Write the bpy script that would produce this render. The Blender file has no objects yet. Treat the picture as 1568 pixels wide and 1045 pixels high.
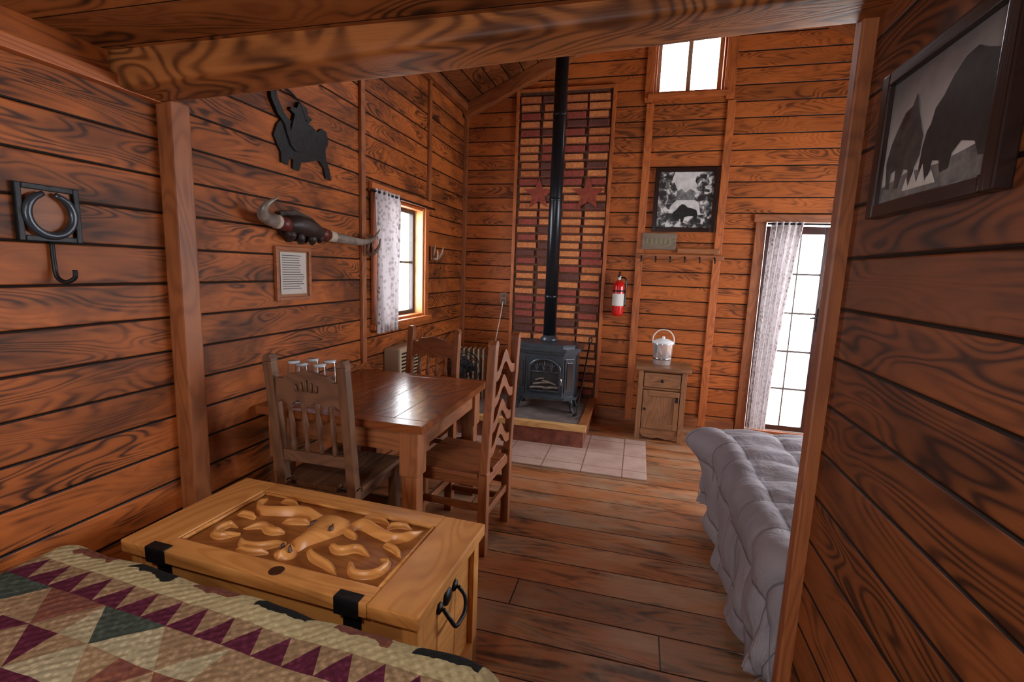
import bpy, bmesh, math, random
from mathutils import Vector, Matrix, Euler, noise
random.seed(7)
S=bpy.context.scene
COL=S.collection
# ------------------------------------------------------------ materials
def new_mat(name):
    m=bpy.data.materials.new(name); m.use_nodes=True
    nt=m.node_tree; nt.nodes.clear()
    out=nt.nodes.new('ShaderNodeOutputMaterial'); b=nt.nodes.new('ShaderNodeBsdfPrincipled')
    nt.links.new(b.outputs[0],out.inputs[0])
    return m,nt,b
class G:
    def __init__(s,nt): s.nt=nt
    def n(s,t,**k):
        x=s.nt.nodes.new(t)
        for a,v in k.items(): setattr(x,a,v)
        return x
    def set(s,sock,v):
        if hasattr(v,'is_output'): s.nt.links.new(v,sock)
        else: sock.default_value=v
    def m(s,op,a,b=0.0,c=0.0):
        x=s.n('ShaderNodeMath',operation=op); s.set(x.inputs[0],a); s.set(x.inputs[1],b)
        if op in('MULTIPLY_ADD','SMOOTH_MIN','COMPARE'): s.set(x.inputs[2],c)
        return x.outputs[0]
    def comb(s,x,y,z):
        c=s.n('ShaderNodeCombineXYZ'); s.set(c.inputs[0],x); s.set(c.inputs[1],y); s.set(c.inputs[2],z); return c.outputs[0]
    def sep(s,v):
        c=s.n('ShaderNodeSeparateXYZ'); s.set(c.inputs[0],v); return c.outputs
    def noise(s,v,scale=1,detail=2,rough=.5,dist=0):
        x=s.n('ShaderNodeTexNoise'); s.set(x.inputs['Vector'],v)
        x.inputs['Scale'].default_value=scale; x.inputs['Detail'].default_value=detail
        x.inputs['Roughness'].default_value=rough; x.inputs['Distortion'].default_value=dist
        return x.outputs[0]
    def ramp(s,f,stops):
        x=s.n('ShaderNodeValToRGB'); s.set(x.inputs[0],f)
        e=x.color_ramp.elements
        while len(e)<len(stops): e.new(.5)
        for i,(p,c) in enumerate(stops):
            e[i].position=p; e[i].color=(*c,1) if len(c)==3 else c
        return x.outputs[0]
    def mix(s,f,a,b,mode='MIX'):
        x=s.n('ShaderNodeMix',data_type='RGBA',blend_type=mode)
        s.set(x.inputs[0],f)
        def cc(v): return (*v,1) if isinstance(v,tuple) and len(v)==3 else v
        s.set(x.inputs[6],cc(a)); s.set(x.inputs[7],cc(b)); return x.outputs[2]
    def white(s,w):
        x=s.n('ShaderNodeTexWhiteNoise',noise_dimensions='1D'); s.set(x.inputs['W'],w); return x.outputs[0]
    def bump(s,h,b,strength=.3,dist=.01):
        x=s.n('ShaderNodeBump'); s.set(x.inputs['Height'],h); x.inputs['Strength'].default_value=strength; x.inputs['Distance'].default_value=dist
        s.nt.links.new(x.outputs[0],b.inputs['Normal'])
def mul(c,k): return tuple(min(1,x*k) for x in c)
BW=((0,0,0),(1,1,1))
def R2(g,f,a,b): return g.ramp(f,[(a,BW[0]),(b,BW[1])])
def grain(g,al,ac,seed,freq=30,sx=1.3,sy=6.):
    v=g.comb(g.m('MULTIPLY_ADD',al,sx,g.m('MULTIPLY',seed,53.7)),g.m('MULTIPLY',ac,sy),g.m('MULTIPLY',seed,17.3))
    n=g.noise(v,1,1.4,.4,.55)
    r=g.m('SINE',g.m('MULTIPLY',n,freq*6.283/2))
    ring=g.m('MULTIPLY_ADD',r,.5,.5)
    ring=g.m('POWER',ring,2.0)
    v2=g.comb(g.m('MULTIPLY_ADD',al,6,g.m('MULTIPLY',seed,31.)),g.m('MULTIPLY',ac,160),seed)
    fine=g.noise(v2,1,2,.6)
    v3=g.comb(g.m('MULTIPLY_ADD',al,2.0,g.m('MULTIPLY',seed,11.)),g.m('MULTIPLY',ac,6.),g.m('MULTIPLY',seed,5.))
    patch=g.noise(v3,1,3,.6,.5)
    return ring,fine,patch
def plank_mat(name,al,ac,width,light,mid,dark,off=0.,rough=.5,gap=.035,freq=30,ringamt=.7,tint=.35,patchamt=.6,bumps=.5,sx=1.3,sy=6.,joint=0,wear=None,spec=.25,stain=0):
    m,nt,b=new_mat(name); g=G(nt)
    P=g.sep(g.n('ShaderNodeNewGeometry').outputs['Position'])
    A=P[al]; C=P[ac]
    t=g.m('DIVIDE',g.m('ADD',C,20+off),width)
    idx=g.m('FLOOR',t); fr=g.m('FRACT',t)
    seed=g.white(idx)
    edge=g.m('MINIMUM',fr,g.m('SUBTRACT',1.,fr))
    groove=g.m('LESS_THAN',edge,gap)
    if joint:
        tj=g.m('ADD',g.m('DIVIDE',A,joint),g.m('MULTIPLY',seed,9.))
        fj=g.m('FRACT',tj); j=g.m('LESS_THAN',fj,.004/joint*1.5)
        groove=g.m('MAXIMUM',groove,j)
        seed=g.white(g.m('ADD',idx,g.m('MULTIPLY',g.m('FLOOR',tj),.37)))
    ring,fine,patch=grain(g,A,C,seed,freq,sx,sy)
    vis=g.m('MULTIPLY_ADD',g.white(g.m('ADD',seed,.77)),.6,.4)
    col=g.mix(g.m('MULTIPLY',g.m('MULTIPLY',ring,ringamt),vis),light,mid)
    col=g.mix(g.m('MULTIPLY',g.m('SUBTRACT',1.,fine),.5),col,mid)
    col=g.mix(g.m('MULTIPLY',R2(g,patch,.50,.74),patchamt*.7),col,dark)
    kd=g.m('MULTIPLY',R2(g,patch,.43,.60),g.m('MULTIPLY',ring,.85*patchamt+.3))
    col=g.mix(kd,col,dark)
    if stain:
        sn=g.noise(g.comb(g.m('MULTIPLY',A,1.1),g.m('MULTIPLY',C,2.6),g.m('MULTIPLY',seed,1.3)),1,4,.65,.8)
        col=g.mix(g.m('MULTIPLY',R2(g,sn,.44,.68),stain),col,mul(dark,1.1))
    if wear:
        wn=g.noise(g.comb(g.m('MULTIPLY',A,1.3),g.m('MULTIPLY',C,3.5),seed),1,5,.7,.6)
        col=g.mix(g.m('MULTIPLY',R2(g,wn,.45,.66),.8),col,wear)
    tn=g.m('MULTIPLY_ADD',g.white(g.m('ADD',seed,.123)),tint,1-tint*.6)
    col=g.mix(1.,col,g.comb(tn,tn,tn),'MULTIPLY')
    col=g.mix(groove,col,mul(dark,.3))
    nt.links.new(col,b.inputs['Base Color'])
    b.inputs['Roughness'].default_value=rough
    b.inputs['Specular IOR Level'].default_value=spec
    h=g.m('MULTIPLY_ADD',g.ramp(edge,[(0,(0,0,0)),(gap*1.6,(1,1,1))]),1.,g.m('MULTIPLY_ADD',fine,.08,g.m('MULTIPLY',ring,-.05)))
    g.bump(h,b,bumps,.008)
    return m
_wc={}
PAL={ # light, mid, dark, rough
 'orange':((.54,.150,.032),(.29,.072,.017),(.038,.014,.008),.5),
 'trim':((.36,.115,.034),(.20,.056,.017),(.05,.016,.008),.5),
 'chest':((.72,.34,.10),(.50,.20,.05),(.15,.05,.015),.36),
 'chest_shaded':((.42,.165,.042),(.27,.09,.022),(.09,.028,.009),.4),  # chest wood darkened: shade of the lid recess put into the colour
 'table':((.28,.082,.025),(.16,.042,.014),(.04,.013,.006),.24),
 'tableleg':((.38,.135,.045),(.2,.066,.024),(.05,.018,.008),.45),
 'chairA':((.20,.092,.048),(.105,.048,.026),(.035,.016,.01),.5),
 'chairB':((.31,.10,.034),(.17,.052,.018),(.05,.017,.008),.42),
 'cab':((.32,.14,.058),(.19,.08,.032),(.06,.024,.012),.5),
 'pale':((.75,.45,.18),(.5,.26,.09),(.25,.1,.03),.4),
 'burl':((.46,.165,.044),(.26,.080,.020),(.032,.012,.006),.5),
 'darkred':((.06,.016,.011),(.035,.009,.007),(.015,.004,.003),.3),
 'darkframe':((.022,.009,.007),(.014,.006,.005),(.008,.003,.003),.25),
 'grey':((.22,.17,.12),(.13,.09,.06),(.05,.03,.02),.6),
}
def wood(kind,axis=0,freq=22):
    k=(kind,axis,freq)
    if k in _wc: return _wc[k]
    l,mi,d,ro=PAL[kind]
    m,nt,b=new_mat('wood_%s_%s'%(kind,'xyz'[axis])); g=G(nt)
    P=g.sep(g.n('ShaderNodeTexCoord').outputs['Object'])
    oi=g.n('ShaderNodeObjectInfo').outputs['Random']
    A=P[axis]; C=g.m('ADD',P[(axis+1)%3],g.m('MULTIPLY',P[(axis+2)%3],.6))
    ring,fine,patch=grain(g,A,C,oi,freq,1.5,8)
    col=g.mix(g.m('MULTIPLY',ring,.7),l,mi)
    col=g.mix(g.m('MULTIPLY',R2(g,patch,.5,.75),.6),col,d)
    col=g.mix(g.m('MULTIPLY',g.m('SUBTRACT',1.,fine),.5),col,mi)
    nt.links.new(col,b.inputs['Base Color']); b.inputs['Roughness'].default_value=ro
    g.bump(g.m('MULTIPLY_ADD',fine,.6,g.m('MULTIPLY',ring,-.2)),b,.25,.003)
    _wc[k]=m; return m
def plain(name,c,rough=.5,metal=0,nscale=0,namt=.3,bump=0,spec=.5,emit=0,trans=0,ior=1.45,coat=0):
    m,nt,b=new_mat(name); g=G(nt)
    b.inputs['Base Color'].default_value=(*c,1); b.inputs['Roughness'].default_value=rough; b.inputs['Metallic'].default_value=metal
    b.inputs['Specular IOR Level'].default_value=spec; b.inputs['Transmission Weight'].default_value=trans; b.inputs['IOR'].default_value=ior
    b.inputs['Coat Weight'].default_value=coat
    if nscale:
        n=g.noise(g.n('ShaderNodeTexCoord').outputs['Object'],nscale,4,.6)
        nt.links.new(g.mix(R2(g,n,.3,.7),mul(c,1-namt),mul(c,1+namt)),b.inputs['Base Color'])
        if bump: g.bump(n,b,bump,.01)
    return m
def thin_glass(name,refl=.06,tint=(1,1,1),fres=False):
    m=bpy.data.materials.new(name); m.use_nodes=True; nt=m.node_tree; nt.nodes.clear()
    o=nt.nodes.new('ShaderNodeOutputMaterial'); t=nt.nodes.new('ShaderNodeBsdfTransparent'); t.inputs[0].default_value=(*tint,1); gl=nt.nodes.new('ShaderNodeBsdfGlossy'); gl.inputs['Roughness'].default_value=.03
    mx=nt.nodes.new('ShaderNodeMixShader'); mx.inputs[0].default_value=refl
    if fres:
        lw=nt.nodes.new('ShaderNodeLayerWeight'); lw.inputs[0].default_value=refl; nt.links.new(lw.outputs['Facing'],mx.inputs[0])
    nt.links.new(t.outputs[0],mx.inputs[1]); nt.links.new(gl.outputs[0],mx.inputs[2]); nt.links.new(mx.outputs[0],o.inputs[0]); return m
O=PAL['orange']
M_wallL=plank_mat('planks_left',1,2,.142,O[0],O[1],O[2],off=.05,patchamt=.7,sx=1.8,sy=9.,stain=.8,ringamt=.6)
M_wallB=plank_mat('planks_back',0,2,.142,O[0],O[1],O[2],off=.05,ringamt=.55,patchamt=.45,sx=1.8,sy=9.,stain=.3)
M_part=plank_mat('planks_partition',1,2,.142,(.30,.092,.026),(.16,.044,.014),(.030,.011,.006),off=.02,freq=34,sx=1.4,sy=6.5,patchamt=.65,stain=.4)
M_ceilA=plank_mat('planks_loft_ceiling',0,1,.2,*[PAL['burl'][i] for i in range(3)],gap=.012,freq=34,sx=1.5,sy=4.,patchamt=.8,stain=.4)
M_roof=plank_mat('planks_roof',1,0,.142,(.26,.08,.024),(.14,.04,.012),(.035,.012,.006))
M_floor=plank_mat('planks_floor',0,1,.19,(.46,.17,.06),(.28,.10,.038),(.055,.026,.016),off=.10,rough=.38,gap=.016,ringamt=.5,tint=.5,patchamt=.75,bumps=.4,joint=4.1,freq=20,sy=9,wear=(.42,.29,.19),spec=.42)
iron=plain('black_iron',(.018,.018,.02),.45,.6,30,.4,.2)
iron2=plain('cast_iron_blue',(.055,.065,.08),.3,.5,20,.2)
pipe_m=plain('stovepipe_black',(.02,.022,.028),.28,.6)
white=plain('white_paper',(.75,.74,.7),.7)
blackm=plain('black_frame',(.012,.009,.009),.25)
redm=plain('red_enamel',(.6,.012,.01),.25,coat=.5)
glassm=thin_glass('clear_plastic_glass',.35,(.93,.97,1),True)
steel=plain('brushed_steel',(.5,.52,.55),.25,1)
pane=thin_glass('window_pane',.06)
# ------------------------------------------------------------ mesh helpers
def empty(name,loc=(0,0,0),rotz=0):
    e=bpy.data.objects.new(name,None); e.empty_display_size=.1; e.location=loc; e.rotation_euler=(0,0,rotz); COL.objects.link(e); return e
def mkobj(name,bm,mats,parent=None,smooth=False,loc=(0,0,0),rot=(0,0,0)):
    me=bpy.data.meshes.new(name); bm.normal_update(); bm.to_mesh(me); bm.free()
    if not isinstance(mats,(list,tuple)): mats=[mats]
    for m in mats: me.materials.append(m)
    if smooth:
        for p in me.polygons: p.use_smooth=True
    o=bpy.data.objects.new(name,me); COL.objects.link(o); o.location=loc; o.rotation_euler=rot
    if parent: o.parent=parent
    return o
def box(p,name,c,s,mat,bev=.004,rot=(0,0,0),seg=2):
    if isinstance(mat,str): mat=wood(mat,max(range(3),key=lambda i:s[i]))
    bm=bmesh.new(); bmesh.ops.create_cube(bm,size=1)
    bmesh.ops.scale(bm,vec=s,verts=bm.verts)
    if bev: bmesh.ops.bevel(bm,geom=bm.edges[:],offset=min(bev,min(s)*.45),segments=seg,affect='EDGES',profile=.6)
    return mkobj(name,bm,mat,p,False,c,rot)
def b2(p,name,a,b,mat,bev=.004):
    return box(p,name,[(a[i]+b[i])/2 for i in range(3)],[abs(b[i]-a[i]) for i in range(3)],mat,bev)
def catmull(pts,n):
    pts=[Vector(p) for p in pts]; out=[]
    P=[2*pts[0]-pts[1]]+pts+[2*pts[-1]-pts[-2]]
    for i in range(1,len(P)-2):
        for k in range(n):
            t=k/n; a,b,c,d=P[i-1],P[i],P[i+1],P[i+2]
            out.append(.5*((2*b)+(c-a)*t+(2*a-5*b+4*c-d)*t*t+(3*b-a-3*c+d)*t**3))
    out.append(pts[-1]); return out
def sweep(p,name,pts,rad,mat,n=10,smoothn=6,flat=1.0,closed_caps=True):
    if smoothn>1:
        k=len(pts); pp=catmull(pts,smoothn)
        rr=[]
        R=rad if isinstance(rad,(list,tuple)) else [rad]*k
        for i in range(k-1):
            for j in range(smoothn):
                t=j/smoothn; rr.append(R[i]*(1-t)+R[i+1]*t)
        rr.append(R[-1])
    else:
        pp=[Vector(q) for q in pts]; rr=rad if isinstance(rad,(list,tuple)) else [rad]*len(pp)
    bm=bmesh.new(); rings=[]; prev=None
    for i,q in enumerate(pp):
        t=(pp[min(i+1,len(pp)-1)]-pp[max(i-1,0)]).normalized()
        if prev is None:
            up=Vector((0,0,1)) if abs(t.z)<.9 else Vector((1,0,0))
            a=t.cross(up).normalized()
        else: a=(prev-t*prev.dot(t)).normalized()
        prev=a; b=t.cross(a)
        rings.append([bm.verts.new(q+(a*math.cos(2*math.pi*j/n)+b*math.sin(2*math.pi*j/n)*flat)*max(rr[i],.0006)) for j in range(n)])
    for r0,r1 in zip(rings,rings[1:]):
        for j in range(n): bm.faces.new((r0[j],r0[(j+1)%n],r1[(j+1)%n],r1[j]))
    if closed_caps:
        bm.faces.new(rings[0][::-1]); bm.faces.new(rings[-1])
    return mkobj(name,bm,mat,p,True)
def lathe(p,name,prof,loc,mat,n=28,rot=(0,0,0)):
    bm=bmesh.new(); rings=[]
    for r,z in prof: rings.append([bm.verts.new((max(r,.0004)*math.cos(2*math.pi*j/n),max(r,.0004)*math.sin(2*math.pi*j/n),z)) for j in range(n)])
    for a,b in zip(rings,rings[1:]):
        for j in range(n): bm.faces.new((a[j],a[(j+1)%n],b[(j+1)%n],b[j]))
    bm.faces.new(rings[0][::-1]); bm.faces.new(rings[-1])
    o=mkobj(name,bm,mat,p,True,loc,rot); return o
def cyl(p,name,a,b,r,mat,n=16): return sweep(p,name,[a,b],[r,r],mat,n,1)
def prism(p,name,pts,th,org,U,V,mat,bev=0):
    U=Vector(U);V=Vector(V);N=U.cross(V).normalized();org=Vector(org)
    bm=bmesh.new(); vs=[bm.verts.new(U*x+V*y) for x,y in pts]
    f=bm.faces.new(vs)
    r=bmesh.ops.extrude_face_region(bm,geom=[f]); nv=[v for v in r['geom'] if isinstance(v,bmesh.types.BMVert)]
    bmesh.ops.translate(bm,verts=nv,vec=N*th)
    bmesh.ops.recalc_face_normals(bm,faces=bm.faces)
    bmesh.ops.triangulate(bm,faces=[f for f in bm.faces if len(f.verts)>4])
    if isinstance(mat,str): mat=wood(mat,0)
    return mkobj(name,bm,mat,p,False,org)
def wall_with_holes(name,axis,pos,th,a0,a1,z0,z1,holes,mat):
    xs=sorted({a0,a1}|{h[0] for h in holes}|{h[1] for h in holes}); zs=sorted({z0,z1}|{h[2] for h in holes}|{h[3] for h in holes})
    bm=bmesh.new()
    for i in range(len(xs)-1):
        for j in range(len(zs)-1):
            cx=(xs[i]+xs[i+1])/2; cz=(zs[j]+zs[j+1])/2
            if any(h[0]<cx<h[1] and h[2]<cz<h[3] for h in holes): continue
            r=bmesh.ops.create_cube(bm,size=1)['verts']
            sx,sz=xs[i+1]-xs[i],zs[j+1]-zs[j]
            if axis=='x': sc=(abs(th),sx,sz); ce=(pos+th/2,cx,cz)
            else: sc=(sx,abs(th),sz); ce=(cx,pos+th/2,cz)
            bmesh.ops.scale(bm,vec=sc,verts=r); bmesh.ops.translate(bm,vec=ce,verts=r)
    bmesh.ops.remove_doubles(bm,verts=bm.verts,dist=1e-5)
    return mkobj(name,bm,mat)
# ------------------------------------------------------------ room shell
XL,XR,YB,YR=-1.89,2.8,5.06,-1.6
EZ=3.16; SL=.46; XM=(XL+XR)/2; RZ=EZ+SL*(XM-XL)
b2(None,'floor',(XL-.15,YR-.15,-.1),(XR+.15,YB+.15,0),M_floor,0)
W1=(3.24,4.06,1.06,2.0)
wall_with_holes('wall_left','x',XL,-.14,YR,YB+.14,0,EZ,[W1],M_wallL)
W2=(.0,.62,3.19,3.76); D1=(1.10,2.34,0.0,2.02)
wb=wall_with_holes('wall_back','y',YB,.14,XL,XR,0,EZ,[D1],M_wallB)
bm=bmesh.new()
def gable(bm,y0,th,holes):
    def zr(x): return RZ-SL*abs(x-XM)
    xs=sorted({XL,XM,XR}|{h[0] for h in holes}|{h[1] for h in holes})
    for a,b in zip(xs,xs[1:]):
        h=[h for h in holes if h[0]<(a+b)/2<h[1]]
        quads=[]
        if h: quads.append((EZ,EZ,h[0][2],h[0][2])); quads.append((h[0][3],h[0][3],zr(a),zr(b)))
        else: quads.append((EZ,EZ,zr(a),zr(b)))
        for (l0,l1,t0,t1) in quads:
            v=[bm.verts.new(q) for q in [(a,y0,l0),(b,y0,l1),(b,y0,t1),(a,y0,t0),(a,y0+th,l0),(b,y0+th,l1),(b,y0+th,t1),(a,y0+th,t0)]]
            for f in [(0,1,2,3),(7,6,5,4),(0,4,5,1),(1,5,6,2),(2,6,7,3),(3,7,4,0)]: bm.faces.new([v[i] for i in f])
gable(bm,YB,.14,[(W2[0],W2[1],W2[2],W2[3])])
mkobj('wall_gable',bm,M_wallB)
W3=(2.2,4.3,.9,2.1)
wall_with_holes('wall_right','x',XR,.14,YR,YB+.14,0,EZ,[W3],M_wallL)
W_FILL=(-1.2,-.2,.95,1.95)  # unseen window, added behind the camera as foreground fill
wall_with_holes('wall_rear','y',YR,-.14,XL,XR,0,2.26,[W_FILL],M_wallB)
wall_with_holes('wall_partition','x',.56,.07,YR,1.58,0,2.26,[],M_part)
box(None,'trim_1',(.572,1.60,1.13),(.10,.05,2.22),'trim',.006)
b2(None,'ceiling_loft',(XL,YR,2.22),(XR,1.6,2.34),M_ceilA,0)
bm=bmesh.new()
v=[(XL,1.5,2.34),(XR,1.5,2.34),(XR,1.5,EZ),(XM,1.5,RZ),(XL,1.5,EZ)]
vs=[bm.verts.new(q) for q in v]+[bm.verts.new((q[0],1.42,q[2])) for q in v]
bm.faces.new(vs[:5][::-1]); bm.faces.new(vs[5:])
for i in range(5): bm.faces.new((vs[i],vs[(i+1)%5],vs[5+(i+1)%5],vs[5+i]))
mkobj('wall_loft',bm,M_wallB)
bm=bmesh.new()
for sx in (-1,1):
    x0=XM; x1=XL-.3 if sx<0 else XR+.3; z1=RZ-SL*abs(x1-XM)
    q=[(x0,1.3,RZ),(x1,1.3,z1),(x1,YB+.3,z1),(x0,YB+.3,RZ)]
    vs=[bm.verts.new(a) for a in q]+[bm.verts.new((a[0],a[1],a[2]+.1)) for a in q]
    for f in [(0,1,2,3),(7,6,5,4),(0,4,5,1),(1,5,6,2),(2,6,7,3),(3,7,4,0)]: bm.faces.new([vs[i] for i in f])
bmesh.ops.recalc_face_normals(bm,faces=bm.faces)
mkobj('ceiling',bm,M_roof)
def beam_mat():
    m,nt,b=new_mat('beam_wood'); g=G(nt); l,mi,d,ro=PAL['burl']
    P=g.sep(g.n('ShaderNodeNewGeometry').outputs['Position'])
    ring,fine,patch=grain(g,P[0],g.m('ADD',P[1],g.m('MULTIPLY',P[2],.8)),.31,42,1.7,5.)
    col=g.mix(g.m('MULTIPLY',ring,.8),l,mi)
    col=g.mix(g.m('MULTIPLY',R2(g,patch,.50,.70),.75),col,d)
    col=g.mix(g.m('MULTIPLY',R2(g,patch,.40,.55),g.m('MULTIPLY',ring,.9)),col,d)
    col=g.mix(g.m('MULTIPLY',g.m('SUBTRACT',1.,fine),.6),col,mi)
    nt.links.new(col,b.inputs['Base Color']); b.inputs['Roughness'].default_value=.5; b.inputs['Specular IOR Level'].default_value=.3
    g.bump(g.m('MULTIPLY_ADD',fine,.7,g.m('MULTIPLY',ring,-.3)),b,.4,.004); return m
def rough_beam(name,x0,x1,y0,y1,zb0,zb1,h,mat):
    bm=bmesh.new(); N=80; K=10; rings=[]
    for i in range(N+1):
        t=i/N; x=x0+(x1-x0)*t; zb=zb0+(zb1-zb0)*t; ring=[]
        for j in range(4*K):
            s=j//K; u=(j%K)/K
            y,z=[(y0+(y1-y0)*u,0),(y1,h*u),(y1-(y1-y0)*u,h),(y0,h*(1-u))][s]
            n=noise.noise(Vector((x*2.1,y*5,z*5+3)))*.006
            cy,cz=(y0+y1)/2,h/2
            fy=abs((y-cy)/((y1-y0)/2)); fz=abs((z-cz)/(h/2)); k=1-.05*(fy*fz)**8
            ring.append(bm.verts.new((x,cy+(y-cy)*k+n,zb+cz+(z-cz)*k+n)))
        rings.append(ring)
    for a,b in zip(rings,rings[1:]):
        for j in range(4*K): bm.faces.new((a[j],b[j],b[(j+1)%(4*K)],a[(j+1)%(4*K)]))
    bm.faces.new(rings[0]); bm.faces.new(rings[-1][::-1])
    return mkobj(name,bm,mat,None,True)
rough_beam('ceiling_beam',XL,.64,1.42,1.61,2.095,2.195,.18,beam_mat())
box(None,'trim_2',(XL+.04,1.63,1.06),(.08,.085,2.10),'trim',.008)
box(None,'trim_3',(XL+.02,.0,2.115),(.04,3.2,.045),'orange',.004)
box(None,'trim_4',(XL+.012,3.05,1.98),(.024,.05,2.36),'trim',.004)
box(None,'trim_5',(XL+.012,4.14,2.62),(.024,.05,1.08),'trim',.004)
box(None,'trim_6',(XL+.03,3.4,3.13),(.06,3.3,.07),'trim',.004)
box(None,'trim_7',(XL+.02,YB-.02,1.6),(.04,.04,3.1),'trim',.004)
for i,(x,z0,z1) in enumerate([(-.02,0,3.11),(.70,0,3.11),(-.045,3.12,3.80),(.68,3.12,3.80)]):
    b2(None,'trim_%d'%(8+i),(x-.035,YB-.022,z0),(x+.035,YB,z1),'orange')
for sx,nm in((-1,'trim_12'),(1,'trim_13')):
    L=math.hypot(XM-XL,RZ-EZ); box(None,nm,(XM+sx*(XM-XL)/2,YB-.05,(EZ+RZ)/2-.07),(L,.09,.12),'trim',.005,(0,sx*math.atan(SL),0))
b2(None,'baseboard_back',(-.34,YB-.02,0),(1.0,YB,.09),'trim')
b2(None,'baseboard_left',(XL,2.4,0),(XL+.02,YB-.05,.09),'trim')
# ------------------------------------------------------------ windows & door
def window(name,axis,pos,dirn,a0,a1,z0,z1,th,trimmat,sash,vm=1,hm=0,casing=.09,jamb='pale'):
    e=empty(name)
    def B(n,a,b,d0,d1,zz0,zz1,mat):
        x0,x1=pos+dirn*d0,pos+dirn*d1
        if axis=='x': return b2(e,n,(x0,a,zz0),(x1,b,zz1),mat)
        return b2(e,n,(a,x0,zz0),(b,x1,zz1),mat)
    c=casing
    if c:
        B('casing_l',a0-c,a0,-.02,0,z0-c*.5,z1+.01,trimmat);B('casing_r',a1,a1+c,-.02,0,z0-c*.5,z1+.01,trimmat)
        B('header',a0-c-.03,a1+c+.03,-.035,0,z1+.01,z1+.01+c*.9,trimmat);B('sill',a0-c-.02,a1+c+.02,-.05,0,z0-.04,z0,trimmat)
    B('jamb_l',a0,a0+.02,0,th,z0,z1,jamb);B('jamb_r',a1-.02,a1,0,th,z0,z1,jamb)
    B('jamb_t',a0+.02,a1-.02,0,th,z1-.02,z1,trimmat);B('jamb_b',a0+.02,a1-.02,0,th,z0,z0+.02,trimmat)
    s=.035;d0,d1=th*.55,th*.85
    A0,A1,Z0,Z1=a0+.02,a1-.02,z0+.02,z1-.02
    B('sash_l',A0,A0+s,d0,d1,Z0,Z1,sash);B('sash_r',A1-s,A1,d0,d1,Z0,Z1,sash);B('sash_t',A0+s,A1-s,d0,d1,Z1-s,Z1,sash);B('sash_b',A0+s,A1-s,d0,d1,Z0,Z0+s,sash)
    for i in range(vm):
        a=A0+(A1-A0)*(i+1)/(vm+1);B('mullion_%d'%i,a-.02,a+.02,d0+.005,d1-.005,Z0+s,Z1-s,sash)
    for i in range(hm):
        z=Z0+(Z1-Z0)*(i+1)/(hm+1);B('muntin_%d'%i,A0+s,A1-s,d0+.01,d1-.01,z-.01,z+.01,sash)
    B('pane',A0+s,A1-s,(d0+d1)/2-.002,(d0+d1)/2+.002,Z0+s,Z1-s,pane)
    return e
dk=plain('dark_sash',(.03,.02,.018),.4); wh=plain('taupe_muntin',(.11,.09,.085),.5); tan=plain('tan_sash',(.30,.2,.13),.4)
window('window_1','x',XL,-1,*W1,.14,'orange',dk,1,1,.07)
window('window_2','y',YB,1,*W2,.14,'orange',tan,1,0,.03,'orange')
window('window_3','x',XR,1,*W3,.14,'trim',dk,2,0)
window('fill_window_rear','y',YR,-1,*W_FILL,.14,'trim',dk,1,0)
d=empty('door_1')
b2(d,'casing_left',(D1[0]-.09,YB-.025,0),(D1[0],YB,D1[3]+.0),'trim');b2(d,'casing_right',(D1[1],YB-.025,0),(D1[1]+.09,YB,D1[3]),'trim')
b2(d,'casing_top',(D1[0]-.11,YB-.03,D1[3]),(D1[1]+.11,YB,D1[3]+.07),'trim')
def leaf(tag,x0,x1):
    s=.075;z0,z1=.03,1.99;y0,y1=YB+.05,YB+.09
    b2(d,tag+'_stile_l',(x0,y0,z0),(x0+s,y1,z1),'darkred');b2(d,tag+'_stile_r',(x1-s,y0,z0),(x1,y1,z1),'darkred')
    b2(d,tag+'_rail_t',(x0+s,y0,z1-.07),(x1-s,y1,z1),'darkred');b2(d,tag+'_rail_b',(x0+s,y0,z0),(x1-s,y1,z0+.05),'darkred')
    for i in range(1,5):
        z=z0+.05+(z1-.07-z0-.05)*i/5; b2(d,tag+'_muntin_%d'%i,(x0+s,y0+.01,z-.009),(x1-s,y1-.01,z+.009),wh,.001)
    xm=(x0+x1)/2+.02; b2(d,tag+'_muntin_v',(xm-.006,y0+.012,z0+.05),(xm+.006,y1-.012,z1-.07),wh,.001)
    b2(d,tag+'_pane',(x0+s,y0+.018,z0+.05),(x1-s,y0+.022,z1-.07),pane)
leaf('leaf_a',1.12,1.69); leaf('leaf_b',1.81,2.32)
b2(d,'handle_plate',(1.635,YB+.038,1.02),(1.665,YB+.05,1.24),iron)
sweep(d,'handle_lever',[(1.65,YB+.04,1.16),(1.65,YB+.0,1.16),(1.60,YB-.005,1.155),(1.56,YB-.005,1.15)],.009,iron)
b2(d,'threshold',(D1[0],YB,-.0),(D1[1],YB+.14,.025),'trim')
b2(None,'ground_outside',(-8,YB+.16,-.25),(10,16,-.2),plain('pale_gravel',(.6,.57,.52),.9,0,8,.2),0)
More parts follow.
